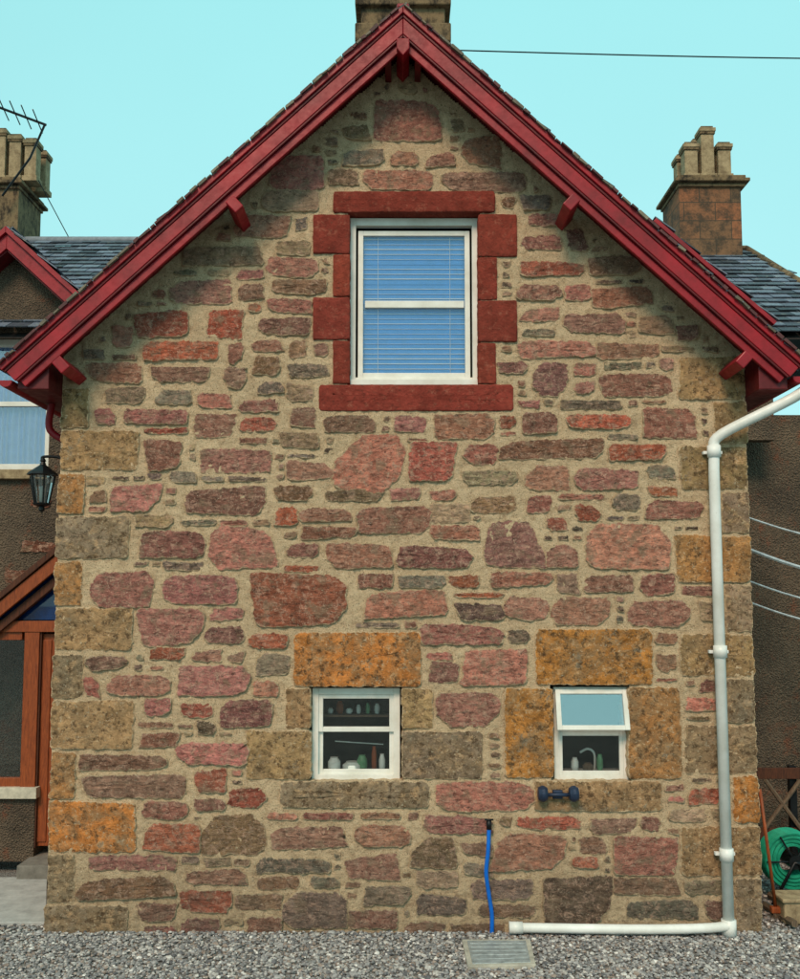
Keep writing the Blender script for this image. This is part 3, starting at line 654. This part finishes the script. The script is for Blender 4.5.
# ------------------------------------------------------------------ east wing
eh=empty("slated_house"); YE=2.6
box("wall",XR-.01,9,YE,YE+.35,-.1,5.3,M_HARL,eh,0)
box("side_wall",8.6,8.95,YE+.36,9,-.1,5.3,M_HARL,eh,0)
YR2=5.8; r0=P(600,246,YR2); r1=P(746,249,YR2); cr=P(880,333,YE-.2)
ca=(XR-2.5,YE-.2,cr[1]); cb=(cr[0],YE-.2,cr[1])
v=Vector((0,YR2-YE+.2,r1[1]-cr[1])); L=v.length; vn=v.normalized(); nr=Vector((0,-vn.z,vn.y))
def clip(p):
    t=(p.y-(YE-.2))/(YR2-YE+.2); return p.x< cb[0]+(r1[0]-cb[0])*t+.02
slates("roof_slates",ca,(1,0,0),tuple(vn),int((cb[0]-ca[0])/.26)+1,int(L/.2),.26,.2,eh,tuple(nr),clip=clip)
mesh("roof_deck",[(ca[0],ca[1],ca[2]-.08),(cb[0],cb[1],cb[2]-.08),(r1[0],YR2,r1[1]-.08),(ca[0],YR2,r1[1]-.08),(cb[0],9,cb[2]-.08)],[(0,1,2,3),(1,4,2)],M_DARK,eh)
tube("hip_tiles",[cb,(r1[0],YR2,r1[1])],.06,M_CHIM,eh,8); tube("ridge",[(ca[0],YR2,r1[1]),(r1[0],YR2,r1[1])],.06,M_CHIM,eh,8)
YD=2.0
a=P(655,220,YD); b=P(775,323,YD); d=Vector((b[0]-a[0],b[1]-a[1])).normalized(); n=Vector((-d.y,d.x)); n=n if n.y>0 else -n
for k,(o0,o1,y,mt) in enumerate(((0,.05,-.06,M_RED),(.05,.2,-.02,M_REDD),(.2,.25,-.05,M_RED))):
    prism("dormer_bargeboard",[(a[0]-n.x*o0,a[1]-n.y*o0),(b[0]-n.x*o0,b[1]-n.y*o0),(b[0]-n.x*o1,b[1]-n.y*o1),(a[0]-n.x*o1,a[1]-n.y*o1)],YD+y,YD+.6 if k==0 else YD+.1,mt,eh,.004)
slates("dormer_slates",(b[0]+n.x*.01,YD-.06,b[1]+n.y*.01),(0,1,0),(-d.x,0,-d.y),4,int((Vector(b)-Vector(a)).length/.2),.28,.2,eh,(n.x,0,n.y))
prism("dormer_cheek",[(a[0]-.3,4.9),(b[0],4.9),(b[0],b[1]-.25),(a[0],a[1]-.25)],YD+.12,YD+.3,M_HARL,eh)
# ------------------------------------------------------------------ washing line
wa=empty("washing_line")
M_LINE=mat_simple("line_cord",srgb(200,220,230),.6)
for k,(va,vb,r) in enumerate(((514,541,.012),(545,576,.022),(577,606,.012),(598,627,.012))):
    p=P(738,va,2.3); q=P(830,vb,1.2)
    mid=(Vector((p[0],2.3,p[1]))+Vector((q[0],1.2,q[1])))/2-Vector((0,0,.02))
    tube("line",smoothpath([(p[0],2.3,p[1]),mid,(q[0],1.2,q[1])],5),r,M_LINE,wa,6)
q=P(830,540,1.2); tube("line_post",[(q[0],1.2,0),(q[0],1.2,q[1]+.4)],.04,M_GREYW,wa,10)
# ------------------------------------------------------------------ right clutter
fe=empty("wooden_fence"); YF=1.9
for k in range(0,9,3):
    u=752+k*13; pbox("post",u,766,u+7,862,YF,YF+.07,M_BLK,fe)
pbox("top_rail",745,768,860,779,YF-.03,YF-.002,M_WOODD,fe); pbox("low_rail",745,828,860,838,YF-.03,YF-.002,M_WOODD,fe)
for (u0,v0,u1,v1) in ((765,780,800,828),(800,780,765,828)):
    p=P(u0,v0,YF-.04);q=P(u1,v1,YF-.04); tube("brace",[(p[0],YF-.05,p[1]),(q[0],YF-.05,q[1])],.025,M_GREYW,fe,6)
hr=empty("hose_reel"); M_TEAL=mat_simple("green_hose",srgb(30,140,110),.4,0,.25)
x,z=P(789,858,.9); 
for k in range(6):
    for j in range(4):
        rr=.27-.038*j; pts=[(x+rr*math.cos(t),.8+k*.037+.01*math.sin(3*t+j),z+rr*math.sin(t)) for t in [i*2*math.pi/28 for i in range(29)]]
        tube("hose_coil",pts,.019,M_TEAL,hr,6)
lathe("reel_hub",(x,.73,z),[(.07,0),(.07,.35)],M_BLK,hr,16,'Y')
for k in range(6):
    a=k*math.pi/3; tube("reel_spoke",[(x,.755,z),(x+.28*math.cos(a),.755,z+.28*math.sin(a))],.010,M_BLK,hr,6)
tube("reel_leg_a",[(x-.25,.72,0),(x-.02,.72,z),(x+.02,.72,z),(x+.25,.72,0)],.018,M_BLK,hr,8)
br=empty("broom"); p=P(762,790,.25); g=G(776,915,.05)
tube("handle",[(p[0],.3,p[1]),(g[0],g[1],.12)],.016,M_WOOD,br,8)
box("head",g[0]-.05,g[0]+.2,g[1]-.03,g[1]+.03,.07,.13,M_WOOD,br,.01)
V=[];Fc=[]
for i in range(200):
    xx=g[0]-.04+R.uniform(0,.23); yy=g[1]+R.uniform(-.025,.025); b=len(V); V+=[(xx,yy,.07),(xx+.004,yy,.07),(xx+R.uniform(-.02,.02),yy+R.uniform(-.02,.02),.005)]; Fc.append((b,b+1,b+2))
mesh("bristles",V,Fc,M_GREYW,br)
tb=empty("plant_trough"); x,y=G(798,925,0); box("trough",x-.12,x+.5,y,y+.25,.0,.2,M_POT,tb,.02); box("trough_rim",x-.14,x+.52,y-.02,y+.27,.2,.235,M_POT,tb,.01)
lg=empty("timber_offcuts")
for (u0,v0,u1,v1) in ((765,905,795,925),(770,895,800,912)):
    p=G(u0,v0,.04);q=G(u1,v1,.04); tube("offcut",[(p[0],p[1],.04),(q[0],q[1],.05)],.035,M_GREYW,lg,6)
bk=empty("white_bucket"); x,y=G(790,850,0); lathe("bucket",(x,1.6,0),[(.12,0),(.17,.5),(.18,.52),(.16,.52)],M_PIPE,bk,18)
# ------------------------------------------------------------------ aerial and cables
ta=empty("tv_aerial"); YA=5.4
def pt(u,v,Y=YA): p=P(u,v,Y); return (p[0],Y,p[1])
tube("mast",[pt(2,196),pt(30,158),pt(45,124)],.018,M_BLK,ta,6)
tube("boom",[pt(-10,104),pt(46,125)],.02,M_BLK,ta,6)
for k in range(5):
    u=-8+k*11.4; v=104.5+k*4.25; p=Vector(pt(u,v)); tube("element",[p+Vector((.02,-.25,.06)),p+Vector((-.02,.25,-.06))],.010,M_BLK,ta,5)
oc=empty("overhead_cable"); a=Vector(pt(445,50,2.6)); b=Vector(pt(1100,60,2.6)); pts=[a.lerp(b,i/20)-Vector((0,0,.04*math.sin(math.pi*i/20))) for i in range(21)]
tube("cable",pts,.009,M_BLK,oc,5)
oc2=empty("overhead_cable"); a=Vector(pt(38,180,5.6)); b=Vector(pt(70,240,5.9)); tube("cable",[a,b],.008,M_BLK,oc2,5)
# ------------------------------------------------------------------ ground
mesh("gravel_ground",[(-600,-600,-.012),(600,-600,-.012),(600,900,-.012),(-600,900,-.012)],[(0,1,2,3)],mat_gravel(False))
rs=np.random.RandomState(3)
ph=(1+5**.5)/2
iv=np.array([(-1,ph,0),(1,ph,0),(-1,-ph,0),(1,-ph,0),(0,-1,ph),(0,1,ph),(0,-1,-ph),(0,1,-ph),(ph,0,-1),(ph,0,1),(-ph,0,-1),(-ph,0,1)],float); iv/=np.linalg.norm(iv[0])
ifc=np.array([(0,11,5),(0,5,1),(0,1,7),(0,7,10),(0,10,11),(1,5,9),(5,11,4),(11,10,2),(10,7,6),(7,1,8),(3,9,4),(3,4,2),(3,2,6),(3,6,8),(3,8,9),(4,9,5),(2,4,11),(6,2,10),(8,6,7),(9,8,1)])
regs=[(-4.3,4.3,-1.25,-.01,22000),(-5.6,-3.24,-.01,1.6,5000),(3.31,5.2,-.01,2.55,5000)]
cs=[]
for a,b,c,d,nn in regs: cs.append(np.stack([rs.uniform(a,b,nn),rs.uniform(c,d,nn)],1))
cs=np.concatenate(cs); n=len(cs)
sc=rs.gamma(6,.0016,n)+.005
ax=rs.uniform(.6,1.3,(n,1,3))*sc[:,None,None]; ax[:,:,2]*=.65
pts=iv[None]*ax*(1+rs.uniform(-.18,.18,(n,12,1)))
th=rs.uniform(0,6.28,n); ct,s_=np.cos(th)[:,None],np.sin(th)[:,None]
X=pts[:,:,0]*ct-pts[:,:,1]*s_+cs[:,0:1]; Y=pts[:,:,0]*s_+pts[:,:,1]*ct+cs[:,1:2]; Z=pts[:,:,2]+rs.uniform(-.01,.008,n)[:,None]
vv=np.stack([X,Y,Z],2).reshape(-1,3); ff=(ifc[None]+12*np.arange(n)[:,None,None]).reshape(-1,3)
pal=np.array([srgb(160,156,154)[:3],srgb(130,128,128)[:3],srgb(184,178,172)[:3],srgb(150,134,124)[:3],srgb(104,102,104)[:3],srgb(212,206,200)[:3]])
pc=pal[rs.choice(6,n,p=[.3,.25,.15,.12,.12,.06])]*rs.uniform(.75,1.15,(n,1)); pc=np.concatenate([pc,np.ones((n,1))],1)
mesh("gravel",vv.tolist(),ff.tolist(),mat_gravel(True),None,cols=np.repeat(pc,12,0))
pv=empty("paving_slab"); c=[G(-60,922,.03),G(46,922,.03),G(47,877,.03),G(-60,877,.03)]
slab("slab",c[::-1],-.02,.03,mat_simple("concrete_paving",srgb(166,164,160),.9,0,.25,6,.5),pv,.006)
# ------------------------------------------------------------------ world + light
w=bpy.data.worlds.new("World"); scn.world=w; w.use_nodes=True; nt=w.node_tree; nt.nodes.clear()
out=nt.nodes.new('ShaderNodeOutputWorld'); sky=nt.nodes.new('ShaderNodeTexSky'); sky.sky_type='NISHITA'; sky.sun_disc=False
el,az=math.radians(44),math.radians(194)
sky.sun_elevation=el; sky.sun_rotation=az
b1=nt.nodes.new('ShaderNodeBackground'); b1.inputs[1].default_value=.02; nt.links.new(sky.outputs[0],b1.inputs[0])
tc=nt.nodes.new('ShaderNodeTexCoord'); sx=nt.nodes.new('ShaderNodeSeparateXYZ'); nt.links.new(tc.outputs['Generated'],sx.inputs[0])
cr=nt.nodes.new('ShaderNodeValToRGB'); nt.links.new(sx.outputs[2],cr.inputs[0])
cr.color_ramp.elements[0].position=0; cr.color_ramp.elements[0].color=(.46,.82,.81,1); cr.color_ramp.elements[1].position=.8; cr.color_ramp.elements[1].color=(.31,.80,.81,1)
nz=nt.nodes.new('ShaderNodeTexNoise'); nz.inputs['Scale'].default_value=1.5; nz.inputs['Detail'].default_value=4; nt.links.new(tc.outputs['Generated'],nz.inputs['Vector'])
mr=nt.nodes.new('ShaderNodeMapRange'); mr.inputs[1].default_value=.3; mr.inputs[2].default_value=.7; mr.inputs[3].default_value=.96; mr.inputs[4].default_value=1.04; nt.links.new(nz.outputs[0],mr.inputs[0])
b2=nt.nodes.new('ShaderNodeBackground'); nt.links.new(cr.outputs[0],b2.inputs[0]); nt.links.new(mr.outputs[0],b2.inputs[1])
ad=nt.nodes.new('ShaderNodeAddShader'); nt.links.new(b1.outputs[0],ad.inputs[0]); nt.links.new(b2.outputs[0],ad.inputs[1]); nt.links.new(ad.outputs[0],out.inputs[0])
sl=bpy.data.lights.new("sun",'SUN'); sl.energy=2.6; sl.angle=math.radians(20); sl.color=(1,.71,.52)
so=bpy.data.objects.new("sun",sl); scn.collection.objects.link(so)
dv=Vector((math.sin(az)*math.cos(el),math.cos(az)*math.cos(el),math.sin(el)))
so.rotation_euler=dv.to_track_quat('Z','Y').to_euler()
scn.view_settings.view_transform='Standard'; scn.view_settings.look='None'; scn.view_settings.exposure=0
print("stones",len(stones))
